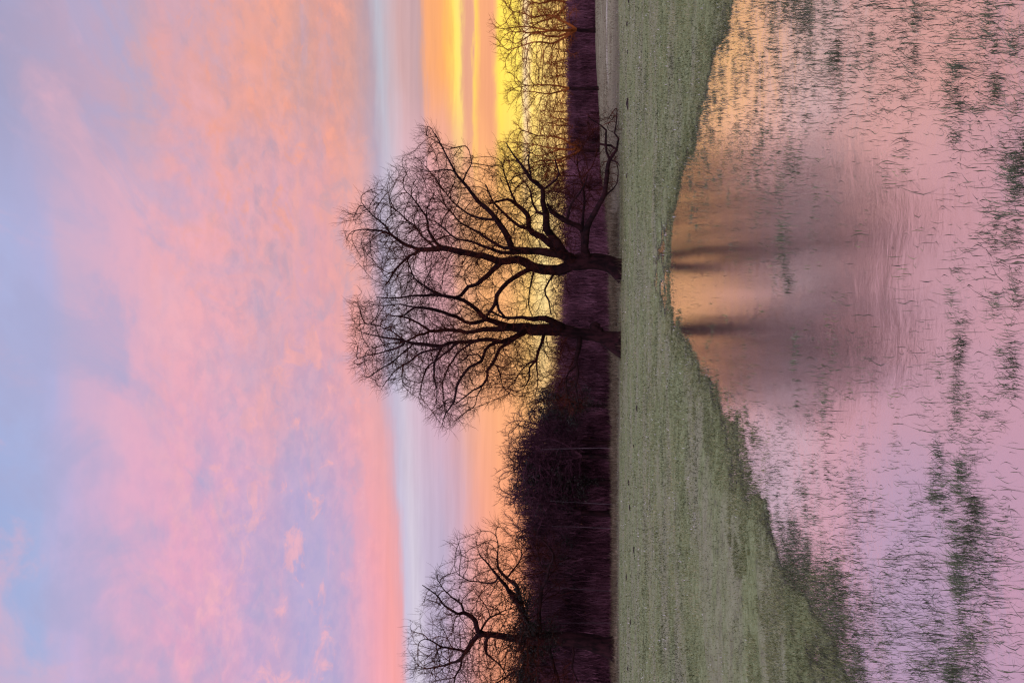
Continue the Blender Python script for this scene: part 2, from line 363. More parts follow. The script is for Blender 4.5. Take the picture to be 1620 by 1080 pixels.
def dens(x, y):
    fw = y*cp - HCAM*sp; X = 810+FPX*(y*sp+HCAM*cp)/fw; Y = 540-FPX*x/fw
    a = np.clip(np.interp(X, DX, np.arange(11)), 0, 9.999); b = np.clip(np.interp(Y, DY, np.arange(12)), 0, 10.999)
    ai, bi = a.astype(int), b.astype(int); fa, fb = a-ai, b-bi
    return (DM[bi, ai]*(1-fa)+DM[bi, ai+1]*fa)*(1-fb) + (DM[bi+1, ai]*(1-fa)+DM[bi+1, ai+1]*fa)*fb
# turf: more and finer blades near, broader and fewer far away
def scatter_turf(n, y0, y1, wmul, L0, L1):
    y = np.exp(rng.uniform(math.log(y0), math.log(y1), n)); x = rng.uniform(-.50, .50, n)*(y+7)
    h = hground(x, y); k = (h > -.026) & (rng.random(n) < .35+.9*fbm(x, y, 1.1, 3, 77))
    x, y, h = x[k], y[k], np.maximum(h[k], 0); n = len(x)
    L = rng.uniform(L0, L1, n)*(.7+.6*fbm(x, y, .8, 2, 78))
    t = np.clip(rng.normal(.42, .2, n) + (fbm(x, y, .5, 3, 79)-.5)*.7 + (fbm(x, y, 2.2, 3, 83)-.5)*1.0, 0, .9)
    pale = rng.random(n) < .09*(fbm(x, y*1.2, 2.6, 3, 80) > .62); t[pale] = 1
    return blades(np.stack([x, y, h-.004], 1), L, rng.uniform(.2, .95, n), .0011*y*wmul*rng.uniform(.6, 1.3, n), rng.uniform(0, 6.28, n), t, rng.uniform(0, .5, n), 2)
def edge_turf(n):
    y = np.exp(rng.uniform(math.log(3.0), math.log(18), n)); x = rng.uniform(-.50, .50, n)*(y+7)
    h = hground(x, y); s_ = shore(x, y); q_ = np.where(s_ > 0, .95, np.maximum(.55*np.exp(s_*1.4), .95*sstep(dens(x, y), .45, 1.0))); k = (h < .04) & (rng.random(n) < .95*sstep(fbm(x, y, 3.2, 4, 177)+(q_-.5)*.5, .40, .60)*(q_+.1)); x, y, h = x[k], y[k], h[k]; n = len(x)
    return blades(np.stack([x, y, np.maximum(h, 0)-.004], 1), rng.uniform(.025, .075, n), rng.uniform(.3, .97, n), .0010*y*rng.uniform(.6, 1.2, n), rng.uniform(0, 6.28, n), np.clip(rng.normal(.30, .2, n)+.16*(h > .004)+(fbm(x, y, 1.2, 2, 87)-.5)*.5, 0, .9), rng.uniform(0, .5, n), 2)
V, F, T = merge([scatter_turf(260000, 2.6, 26, .75, .02, .06), scatter_turf(140000, 12, 50, .85, .035, .09), edge_turf(760000)])
tag(mesh_obj('grass', V, F, M['turf'], tint=T), 'short winter turf of the pasture between the flood water and the oaks', 'grass', kind='stuff')

# emergent grass in the flood
parts = []
n = 560000
y = np.exp(rng.uniform(math.log(2.6), math.log(16.5), n)); x = rng.uniform(-.50, .50, n)*(y+6.5)
h = hground(x, y); k = (h < .004) & (rng.random(n) < dens(x, y)*.50*(.25+1.2*sstep(fbm(x, y, 1.7, 3, 41), .36, .62))*(.3+1.1*sstep(fbm(x, y, 5.5, 2, 43), .35, .62))); x, y = x[k], y[k]; n = len(x)
print('emergent blades', n)
az_ = rng.normal(0, .9, n) + np.where(rng.random(n) < .5, 0, math.pi)
lean = np.where(rng.random(n) < .38, rng.uniform(.985, .999, n), rng.uniform(.05, .93, n))
L = np.where(rng.random(n) < .62+.16*sstep(y, 4, 8), rng.gamma(3.0, .008, n), rng.gamma(3.0, .019, n))*(.72+.035*y) + .008
parts.append(blades(np.stack([x, y, np.full(n, -.004)], 1), L, lean, rng.uniform(.0022, .0058, n)*(.75+.08*y), az_, np.clip(rng.normal(.34, .24, n), 0, 1), rng.uniform(.0, .35, n)*lean*(rng.random(n)<.4), 3))
# small matted clumps, thick towards both sides, thin in the middle
n = 32000
y = np.exp(rng.uniform(math.log(2.9), math.log(14), n)); x = rng.uniform(-.48, .48, n)*(y+6.5)
h = hground(x, y); k = (h < .0) & (rng.random(n) < (.75+.45*sstep(y, 4.5, 7))*dens(x, y)**1.9*(.25+.9*sstep(fbm(x, y, 1.6, 3, 333), .38, .56))); x, y = x[k], y[k]
cnt = rng.integers(10, 46, len(x)); ci = np.repeat(np.arange(len(x)), cnt); rad_ = rng.uniform(.02, .085, len(x))
bx = x[ci]+rng.normal(0, 1, len(ci))*rad_[ci]*1.5; by = y[ci]+rng.normal(0, 1, len(ci))*rad_[ci]*.8; n = len(ci)
parts.append(blades(np.stack([bx, by, np.full(n, -.004)], 1), rng.uniform(.012, .06, n)*(.75+.05*by), rng.uniform(.2, .99, n), rng.uniform(.002, .0045, n)*(.7+.09*by), rng.uniform(0, 6.28, n), np.clip(rng.normal(.62, .22, n), 0, 1), rng.uniform(0, .4, n), 3))
print('clumps', len(x), n)
V, F, T = merge(parts)
tag(mesh_obj('water_grass', V, F, M['wetgrass'], tint=T), 'thin drowned grass blades poking through the pink flood water', 'grass', kind='stuff')

# ------------------------------------------------------------------ tussocks one can point to in the water
def tussock(loc, w, d, n, L, label, name='grass_tuft', mat='wetgrass', tmean=.62, group=None):
    kx, ky = rng.normal(0, .62, 11), rng.normal(0, .5, 11); ki = rng.choice(11, n, p=rng.dirichlet(np.ones(11)*1.6))
    a = rng.normal(0, .16, n)+kx[ki]; bb = rng.normal(0, .16, n)+ky[ki]
    P = np.stack([a*w, bb*d, np.full(n, -.005)], 1)
    az_ = np.arctan2(bb, a)+rng.normal(0, .9, n)
    V, F, T = blades(P, L*rng.uniform(.25, .8, n), rng.uniform(.15, .97, n), rng.uniform(.0025, .0055, n)*(.7+.09*loc[1]), az_, np.clip(rng.normal(tmean, .2, n), 0, 1), rng.uniform(0, .5, n), 4)
    o = mesh_obj(name, V, F, M[mat], tint=T, loc=loc)
    return tag(o, label, 'grass tuft', group)
TG = 'tufts of grass standing in the flood'
for X, Y, w, d, n, L, lab in [
  (1243, 367, .30, .22, 260, .16, 'lone dark tuft on the clear water below the oak reflections, right of the smooth patch'),
  (1605, 340, .20, .12, 260, .11, 'dark green tuft at the near edge of the flood, below the right oak'),
  (1596, 215, .18, .12, 240, .11, 'dark green tuft with arching blades at the near edge, right of the right oak'),
  (1568, 85, .22, .10, 260, .10, 'rightmost low tuft in the near water, spread wide'),
  (1500, 165, .16, .12, 180, .11, 'loose tuft with long blades lying right in the near water'),
  (1322, 50, .34, .20, 300, .13, 'wide dense dark tuft in the pink water on the far right side'),
  (1230, 60, .70, .40, 520, .13, 'broad dark tuft beside the right-hand turf edge where orange reflections begin'),
  (1445, 50, .20, .10, 160, .09, 'small dark tuft between the near edge and the right-hand tufts'),
  (1525, 780, .26, .16, 480, .12, 'tall green clump with broken stalks left of centre in the near water'),
  (1535, 960, .42, .26, 900, .12, 'largest matted dark clump in the near left water'),
  (1258, 570, .30, .14, 140, .10, 'small tuft under the tip of the left oak reflection'),
  (1510, 545, .26, .14, 280, .10, 'spiky tuft in the middle of the near water'),
  (1595, 540, .20, .12, 220, .09, 'spiky tuft at the near edge in the middle'),
  (1305, 685, .22, .12, 130, .10, 'small dark tuft alone left of the smooth pink water'),
  (1495, 775, .12, .10, 130, .10, 'pale green tuft just beyond the clump with broken stalks'),
  (1590, 610, .14, .10, 120, .08, 'little tuft of short blades near the bottom edge, left of centre'),
  (1565, 370, .12, .08, 90, .08, 'tiny tuft between two near tufts below the right oak'),
  (1480, 735, .14, .10, 110, .09, 'thin upright tuft left of the central near water')]:
    p = ground_at(X, Y, 0); tussock((p.x, p.y, 0), w, d, n, L, lab, group=TG)

# clods and molehills at the far edge of the field
def clod(loc, w, label):
    import bmesh
    bm = bmesh.new(); bmesh.ops.create_icosphere(bm, subdivisions=3, radius=1)
    sd_ = random.uniform(0, 90)
    for v in bm.verts:
        k_ = 1 + .35*mnoise.noise(v.co*1.7+Vector((sd_, 0, 0))) + .15*mnoise.noise(v.co*5+Vector((sd_, 3, 0)))
        v.co = Vector((v.co.x*w*k_, v.co.y*w*.7*k_, max(v.co.z, -.2)*w*.42*k_))
    me = bpy.data.meshes.new('soil_mound'); bm.to_mesh(me); bm.free(); me.materials.append(M['soil'])
    o = bpy.data.objects.new('soil_mound', me); COL.objects.link(o); o.location = loc
    return tag(o, label, 'soil mound', 'dark mounds of soil dotted over the pasture')
M['soil'] = m_bark('turned_soil', (.018, .014, .013, 1), (.05, .04, .035, 1), 8, .6, .05)
spots = [(993, 168, .55, 'largest dark soil mound at the far field edge, right of the low oak limb'), (992, 88, .25, 'dark mound in the row on the far right, beyond its neighbours'),
 (990, 52, .28, 'dark mound at the far right beside the pale track'), (1012, 100, .24, 'dark mound set nearer than the row on the far right'),
 (992, 20, .25, 'outermost dark mound by the right border of the view'), (990, 288, .22, 'small mound under the drooping oak limb'), (1000, 330, .2, 'small mound in front of the right oak limb'),
 (1004, 640, .3, 'bluish dark mound left of the left oak'), (1000, 700, .25, 'dark mound beneath the thicket left of centre'), (994, 760, .3, 'dark mound midway along the left thicket'),
 (996, 800, .3, 'dark mound in front of the thicket, third toward the left oak'), (1003, 870, .3, 'dark mound right of the leftmost oak'), (993, 920, .28, 'dark mound just right of the leftmost oak trunk'),
 (998, 985, .3, 'dark mound directly in front of the leftmost oak'), (992, 1045, .3, 'leftmost dark mound in the field')]
for X, Y, w, lab in spots:
    p = ground_at(X, Y, .12); p.z = float(hground(p.x, p.y)); clod(p + Vector((0, random.uniform(-1.5, .8), 0)), w*random.uniform(.32, .5), lab)

# ------------------------------------------------------------------ trees
def tube(pts, rads, sides, V, F, rough=0.0):
    n0 = len(V); prev = None
    for i, p in enumerate(pts):
        if i == 0: t = pts[1]-p
        elif i == len(pts)-1: t = p-pts[i-1]
        else: t = pts[i+1]-pts[i-1]
        t = t.normalized() if t.length > 1e-9 else Vector((0, 0, 1))
        if prev is None: a = t.orthogonal().normalized()
        else:
            a = prev - t*prev.dot(t); a = a.normalized() if a.length > 1e-6 else t.orthogonal().normalized()
        prev = a; bb = t.cross(a)
        for s in range(sides):
            an = 2*math.pi*s/sides; d = a*math.cos(an)+bb*math.sin(an)
            r = rads[i]
            if rough: r *= 1 + rough*mnoise.noise((p+d*r)*1.8) + rough*.5*mnoise.noise((p+d*r)*5)
            V.append(p+d*r)
    for i in range(len(pts)-1):
        for s in range(sides):
            F.append((n0+i*sides+s, n0+i*sides+(s+1) % sides, n0+(i+1)*sides+(s+1) % sides, n0+(i+1)*sides+s))
    k = n0+(len(pts)-1)*sides; F.append(tuple(range(k, k+sides)))

def smooth_path(ctrl, step, wig=0.0):
    """Catmull-Rom through (Vector, radius), resampled"""
    P = [c[0] for c in ctrl]; Rr = [c[1] for c in ctrl]
    pts, rad = [P[0].copy()], [Rr[0]]
    for i in range(len(P)-1):
        p0 = P[max(i-1, 0)]; p1 = P[i]; p2 = P[i+1]; p3 = P[min(i+2, len(P)-1)]
        n = max(1, int((p2-p1).length/step))
        for k in range(1, n+1):
            t = k/n
            q = .5*((2*p1)+(p2-p0)*t+(2*p0-5*p1+4*p2-p3)*t*t+(3*p1-p0-3*p2+p3)*t**3)
            if wig and not (i == len(P)-2 and k == n):
                q = q + Vector((mnoise.noise(q*1.1), mnoise.noise(q*1.1+Vector((9, 0, 0))), mnoise.noise(q*1.1+Vector((0, 9, 0)))))*wig
            pts.append(q); rad.append(Rr[i]+(Rr[i+1]-Rr[i])*t)
    return pts, rad

class Grower:
    def __init__(s): s.P = []; s.par = []; s.fix = []; s.dir = []; s.nk = {}
    def add(s, p, par, r=0):
        s.P.append(p.copy()); s.par.append(par); s.fix.append(r)
        s.dir.append((p-s.P[par]).normalized() if par >= 0 and (p-s.P[par]).length > 1e-9 else Vector((0, 0, 1)))
        return len(s.P)-1
    def nearest(s, p, lo=0):
        b, bi = 1e18, 0
        for i in range(lo, len(s.P)):
            d = (s.P[i]-p).length_squared
            if d < b: b, bi = d, i
        return bi
    def grow(s, A, step, kill, infl, iters, inertia=.9, jit=.13, up=.04, block=0):
        A = [Vector(a) for a in A]
        for it in range(iters):
            if not A: break
            kd = kdtree.KDTree(len(s.P))
            for i, p in enumerate(s.P): kd.insert(p, i)
            kd.balance(); acc = {}; rest = []
            for a in A:
                co, i, d = kd.find(a)
                if d < kill: continue
                rest.append(a)
                if d < infl and i >= block:
                    v = (a-co)/d
                    if i in acc: acc[i] = acc[i]+v
                    else: acc[i] = v
            A = rest; n = 0
            for i, v in acc.items():
                if v.length < 1e-6 or s.nk.get(i, 0) >= 3: continue
                d = v.normalized() + s.dir[i]*inertia + Vector((random.gauss(0, jit), random.gauss(0, jit), random.gauss(0, jit)+up))
                d.normalize(); s.add(s.P[i]+d*step, i); n += 1; s.nk[i] = s.nk.get(i, 0)+1
            if n == 0: break
    def twigs(s, start, rmax, k, seg, L, spread=.7, up=.12):
        rad = s.radii(.004); n0 = len(s.P); tips = []
        ctr = s.P[max(0, start//6)]; ctr = Vector((ctr.x, ctr.y, sum(p.z for p in s.P[start:])/max(1, n0-start)*.62))
        for i in range(start, n0):
            if rad[i] < rmax:
                for _ in range(k if random.random() < .8 else k+1):
                    tips.append(i)
        for i in tips:
            cur = i; d = s.dir[i].copy()
            ow = s.P[i]-ctr; ow.normalize()
            d = (d*.7 + ow*.55 + Vector((random.gauss(0, spread), random.gauss(0, spread), random.gauss(0, spread)))).normalized()
            l = L*random.uniform(.5, 1.3)
            for j in range(seg):
                d = (d + Vector((random.gauss(0, .22), random.gauss(0, .22), random.gauss(0, .22)+up))).normalized()
                cur = s.add(s.P[cur]+d*l/seg, cur)
                if j == 0 and random.random() < .6:
                    d2 = (d + Vector((random.gauss(0, .6), random.gauss(0, .6), random.gauss(0, .6)))).normalized()
                    c2 = s.add(s.P[cur]+d2*l*.45, cur)
    def radii(s, tip, e=2.35):
        n = len(s.P); acc = [0.0]*n; rad = [0.0]*n; te = tip**e
        for i in range(n-1, -1, -1):
            a = acc[i] if acc[i] > 0 else te
            rad[i] = a**(1/e); p = s.par[i]
            if p >= 0: acc[p] += a
        return rad
    def mesh(s, start, tip, rmax=.10, sides_big=6, e=2.75, rmul=1.0):
        rad = [r*rmul for r in s.radii(tip, e)]; V, F = [], []
        kids = [[] for _ in s.P]
        for i in range(len(s.P)):
            if s.par[i] >= 0: kids[s.par[i]].append(i)
        done = [False]*len(s.P)
        # chains: follow the thickest child
        for i in range(start, len(s.P)):
            if done[i]: continue
            p = s.par[i]; ch = [p] if p >= 0 else []
            c = i
            while True:
                ch.append(c); done[c] = True
                kk = [k for k in kids[c] if not done[k] and k >= start]
                if not kk: break
                c = max(kk, key=lambda q_: rad[q_])
            if len(ch) < 2: continue
            rs = [min(rad[q_], rmax) for q_ in ch]; rs[0] = min(rs[0], rs[1]*1.25); rs[-1] *= .5
            tube([s.P[q_] for q_ in ch], rs, sides_big if rs[0] > .03 else 3, V, F)
        return V, F

def mesh_part(name, V, F, mat, parent, origin, smooth=True):
    V = np.array([tuple(v-origin) for v in V], dtype=np.float32)
    o = mesh_obj(name, V, F, mat, parent=parent, smooth=smooth)
    return o

def inpoly(x, y, poly):
    c = False; j = len(poly)-1
    for i in range(len(poly)):
        xi, yi = poly[i]; xj, yj = poly[j]
        if (yi > y) != (yj > y) and x < (xj-xi)*(y-yi)/(yj-yi)+xi: c = not c
        j = i
    return c
def edgedist(x, y, poly):
    b = 1e9
    for i in range(len(poly)):
        x1, y1 = poly[i-1]; x2, y2 = poly[i]; dx, dy = x2-x1, y2-y1
        t = max(0, min(1, ((x-x1)*dx+(y-y1)*dy)/(dx*dx+dy*dy+1e-9)))
        b = min(b, math.hypot(x-x1-t*dx, y-y1-t*dy))
    return b

def leafcloud(centres, n, spread, size):
    c = np.array([tuple(q_) for q_ in centres]); k = rng.integers(0, len(c), n)
    P = c[k] + rng.normal(0, spread, (n, 3))
    a = rng.normal(0, 1, (n, 3)); a /= np.linalg.norm(a, axis=1)[:, None]
    bb = np.cross(a, rng.normal(0, 1, (n, 3))); bb /= np.linalg.norm(bb, axis=1)[:, None]
    s = size*rng.uniform(.5, 1.3, n)[:, None]
    V = np.stack([P-a*s, P+bb*s*.6, P+a*s, P-bb*s*.6], 1).reshape(-1, 3)
    F = np.arange(n*4).reshape(n, 4)
    return V, F, np.repeat(rng.random(n), 4)

def traced_oak(name, label, dist, trunk, limbs, poly, nattr, depth, twig, kill=.34, ivy=None, burr=None, cat='tree', step=.30):
    """trunk/limbs: (X, Y, half-width in photo px, depth offset m); each limb becomes real wood at its own distance"""
    def c3(l):
        o = []
        for a in l:
            D = dist+a[3]; o.append((at(a[0], a[1], D), a[2]*D/FPX))
        return o
    base = at(trunk[0][0], trunk[0][1], dist); base.z = float(hground(base.x, base.y))
    root = tag(empty(name, base), label, cat)
    g = Grower()
    tp, tr_ = smooth_path(c3(trunk), .3, .03)
    tp[0] = base - Vector((0, 0, .25))
    for i in range(len(tr_)):      # root flare
        hh = tp[i].z-base.z; tr_[i] *= 1+.38*math.exp(-max(hh, 0)/.28)
    V, F = [], []; tube(tp, tr_, 16, V, F, .16)
    if burr:
        for (bx, by, br) in burr:
            c = at(bx, by, dist-.1); rr = br*dist/FPX; n0 = len(V)
            import bmesh
            bm = bmesh.new(); bmesh.ops.create_icosphere(bm, subdivisions=3, radius=1)
            for v in bm.verts: V.append(c+v.co*rr*(1+.25*mnoise.noise(v.co*2.1+c)))
            for f_ in bm.faces: F.append(tuple(n0+v.index for v in f_.verts))
            bm.free()
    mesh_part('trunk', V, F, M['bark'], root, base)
    prev = -1
    for p, r in zip(tp, tr_): prev = g.add(p, prev, r)
    for l in limbs:
        lp, lr = smooth_path(c3(l), .3, .11)
        i0 = g.nearest(lp[0]); lp[0] = g.P[i0].copy()
        V, F = [], []; tube(lp, lr, 8, V, F, .14)
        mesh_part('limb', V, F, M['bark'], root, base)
        prev = i0
        for p, r in zip(lp[1:], lr[1:]): prev = g.add(p, prev, r)
    nst = len(g.P)
    xs = [p[0] for p in poly]; ysx = [p[1] for p in poly]; A = []
    mx_ = 0
    while len(A) < nattr:
        X, Y = random.uniform(min(xs), max(xs)), random.uniform(min(ysx), max(ysx))
        if not inpoly(X, Y, poly): continue
        e = edgedist(X, Y, poly)
        if 785 < X < 880 and 432 < Y < 505 and random.random() < .75: continue
        if e < 18 and random.random() < .35: continue
        dm = depth*math.sqrt(min(1, e/95.0))
        a_ = at(X, Y, dist+random.uniform(-1, 1)*dm*random.uniform(.5, 1))
        if mnoise.noise(a_*.55)*.7 + mnoise.noise(a_*1.3+Vector((5, 5, 5)))*.5 < (-.05 if e < 45 else -.22): continue
        A.append(a_)
    lowlim = len(tp)//2
    g.grow(A, step, kill, 6.0, 60, block=lowlim)
    g.grow(A[:0], step, kill, 3, 1)
    g.twigs(nst, .020, twig[0], 3, twig[1])
    print(name, 'nodes', len(g.P))
    V, F = g.mesh(nst, twig[2], .085)
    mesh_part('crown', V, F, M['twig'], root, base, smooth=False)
    if ivy:
        cs = [at(a, b_, dist+dd)-base for a, b_, dd in ivy]
        V, F, T = leafcloud(cs, 60*len(cs), .33, .085)
        mesh_obj('ivy', V, F, M['ivy'], parent=root, tint=T)
    return root

# ---- right oak
RO_TR = [(990,431,15.5,0),(978,424,13.5,0),(962,417,13,0),(940,414,12.5,0),(918,415,12.5,0),(900,417,11,0)]
RO = [
 [(906,418,10,0),(885,427,8.5,.2),(857,425,8,.5),(837,419,7.5,.6),(818,412,6.5,.6),(804,413,6,.6),(785,411,5.6,.4),(765,404,5,.2),(737,399,5,.0),(718,396,4.6,-.2),(700,393,4.6,-.3),(680,394,4,-.4),(662,395,3.4,-.4)],
 [(662,395,3,-.4),(640,386,2.6,-.6),(621,374,2.2,-1),(601,366,1.6,-1.4),(583,363,1.2,-1.7),(556,367,.7,-2)],
 [(664,395,2.6,-.4),(655,402,2.2,0),(640,411,2,.4),(623,431,1.6,.8),(610,450,1.2,1.2)],
 [(621,375,1.7,-1),(603,352,1.3,-1.2),(585,335,.9,-1.3),(572,320,.6,-1.4)],
 [(703,391,3,-.3),(690,384,2.4,-.6),(686,376,2.1,-1),(679,363,1.9,-1.4),(673,344,1.6,-1.8),(658,322,1.2,-2.2),(644,305,.8,-2.4)],
 [(674,346,1.2,-1.8),(675,330,.9,-2),(680,318,.6,-2.2)],
 [(690,390,2,-.2),(681,386,1.8,.3),(668,374,1.5,.9),(658,361,1.3,1.4),(644,348,1.1,1.8),(627,333,.8,2.2),(608,322,.5,2.4)],
 [(793,414,5,.6),(778,428,4.2,1.2),(763,443,3.8,1.7),(754,451,3.4,2),(741,455,3,2.3),(730,467,2.8,2.6),(708,470,2.2,2.8),(690,462,1.8,3),(673,452,1.4,3.2),(655,440,1,3.4),(645,415,.6,3.4)],
 [(843,422,5,.5),(830,431,4,.2),(811,441,3.7,-.4),(794,454,3.6,-.9),(787,467,3.5,-1.2),(783,482,3,-1.5),(774,497,2.4,-1.8),(763,508,1.6,-2.2),(745,512,1,-2.6)],
 [(785,478,2.4,-1.4),(790,492,2.2,-1.4),(800,501,2,-1.4),(812,502,1.7,-1.5),(824,500,1,-1.6)],
 [(880,429,2,.1),(874,440,1.7,-.3),(863,458,1.6,-.8),(868,476,1.3,-1.2),(872,497,.9,-1.6)],
 [(844,425,1.8,.6),(842,440,1.5,1),(838,462,1.2,1.5),(836,482,1,1.8),(842,500,.7,2)],
 # upper stems
 [(908,412,9,-.2),(890,404,8,-.6),(874,400,7,-1),(850,398,6.5,-1.2),(830,398,6,-1.3),(811,394,5.5,-1.4),(804,380,5,-1.6),(795,364,4.6,-1.8),(785,347,4.2,-2),(766,326,3.6,-2.2),(748,306,3,-2.4),(733,289,2.4,-2.6),(719,271,1.8,-2.8),(702,238,1.2,-3),(683,204,.7,-3.2)],
 [(733,290,1.5,-2.6),(738,275,1.2,-2.2),(745,258,1,-1.8),(742,238,.6,-1.6)],
 [(719,271,1.2,-2.8),(700,268,1,-3.2),(680,272,.8,-3.6),(655,262,.5,-3.9)],
 [(830,398,4,-1.3),(800,400,3.2,-2),(770,390,2.6,-2.8),(745,384,2,-3.4),(715,372,1.5,-4),(690,352,1,-4.4)],
 [(812,392,3,-1.4),(790,388,2.6,-.6),(768,375,2.2,.3),(745,362,1.8,1.2),(722,345,1.3,2),(705,325,.8,2.6)],
 [(785,347,2.4,-2),(762,345,2,-1.4),(740,338,1.6,-.8),(718,322,1.1,-.3),(704,304,.6,0)],
 [(896,402,7,.3),(875,390,6,.8),(858,376,5.5,1.2),(838,362,4.6,1.5),(835,338,4,1.8),(820,324,3.2,2),(809,317,2.6,2.1),(792,318,2,2.4),(775,322,1.4,2.8)],
 [(820,324,2,2),(806,300,1.5,2.2),(800,278,1.1,2.4),(792,255,.6,2.6)],
 [(842,364,3,1.5),(820,356,2.6,2),(800,340,2,2.6),(780,318,1.5,3.2),(768,292,1,3.6)],
 [(892,400,7,-.5),(880,382,6.4,-1),(866,362,6,-1.5),(866,338,5,-2),(858,318,4,-2.3),(857,298,3.6,-2.6),(840,284,3,-2.8),(833,271,2.6,-3),(812,245,1.4,-3.4),(800,225,.7,-3.8)],
 [(840,284,1.8,-2.8),(836,262,1.4,-2.4),(838,240,.8,-2)],
 [(857,300,2.4,-2.6),(872,290,2,-2.4),(884,275,1.6,-2.2),(878,252,1,-2)],
 [(866,338,3,-2),(850,334,2.4,-1.6),(842,322,1.8,-1.4),(838,300,1.2,-1)],
 [(926,408,6,-.3),(924,386,5.5,-.8),(922,364,5,-1.2),(908,355,4.2,-1.5),(895,347,4,-1.8),(874,334,3.6,-2.1),(866,322,2,-2.3)],
 [(922,364,2.6,-1.2),(923,335,2,-.8),(924,304,1.4,-.4),(918,280,.8,0)],
 [(899,350,2.4,-1.7),(902,330,2,-2.2),(908,314,1.7,-2.6),(922,296,1.2,-3),(930,275,.6,-3.4)],
 # long limb drooping to the ground on the right
 [(932,408,6,-.3),(925,385,5.6,-1),(930,361,5,-1.6),(941,337,4.4,-2.2),(948,320,3.8,-2.6),(957,304,3.8,-2.9),(960,272,3.4,-3.2),(965,250,3,-3.4),(976,237,2.4,-3.5),(966,231,2,-3.5),(957,230,1.9,-3.5),(942,226,1.6,-3.5),(929,225,1,-3.5)],
 [(966,248,2,-3.4),(959,238,1.8,-3.6),(957,225,1.7,-3.8),(958,207,1.6,-4),(948,198,1.1,-4.2),(930,185,.6,-4.4)],
 [(976,237,1.6,-3.5),(978,220,1.5,-3.4),(971,212,1.4,-3.3),(974,195,1.1,-3.2),(976,176,.7,-3)],
 [(948,320,1.6,-2.6),(962,306,1.4,-2.2),(974,290,1,-1.8),(978,270,.6,-1.6)],
 [(965,250,1.3,-3.4),(975,256,1.1,-3.6),(980,262,.7,-3.8)],
]
RO_POLY = [(540,362),(546,325),(575,322),(588,292),(618,270),(645,242),(668,208),(686,200),(706,228),(735,236),(762,262),(790,222),(830,226),(880,228),(900,250),(925,190),(960,176),(978,180),(983,230),(972,300),(930,345),(915,380),(905,440),(880,500),(830,500),(760,505),(700,480),(640,462),(600,462),(575,432),(556,402)]
traced_oak('oak_tree', 'large bare oak whose long limb droops to the ground on the right', 45, RO_TR, RO, RO_POLY, 7000, 5.5, (2, .76, .0052))

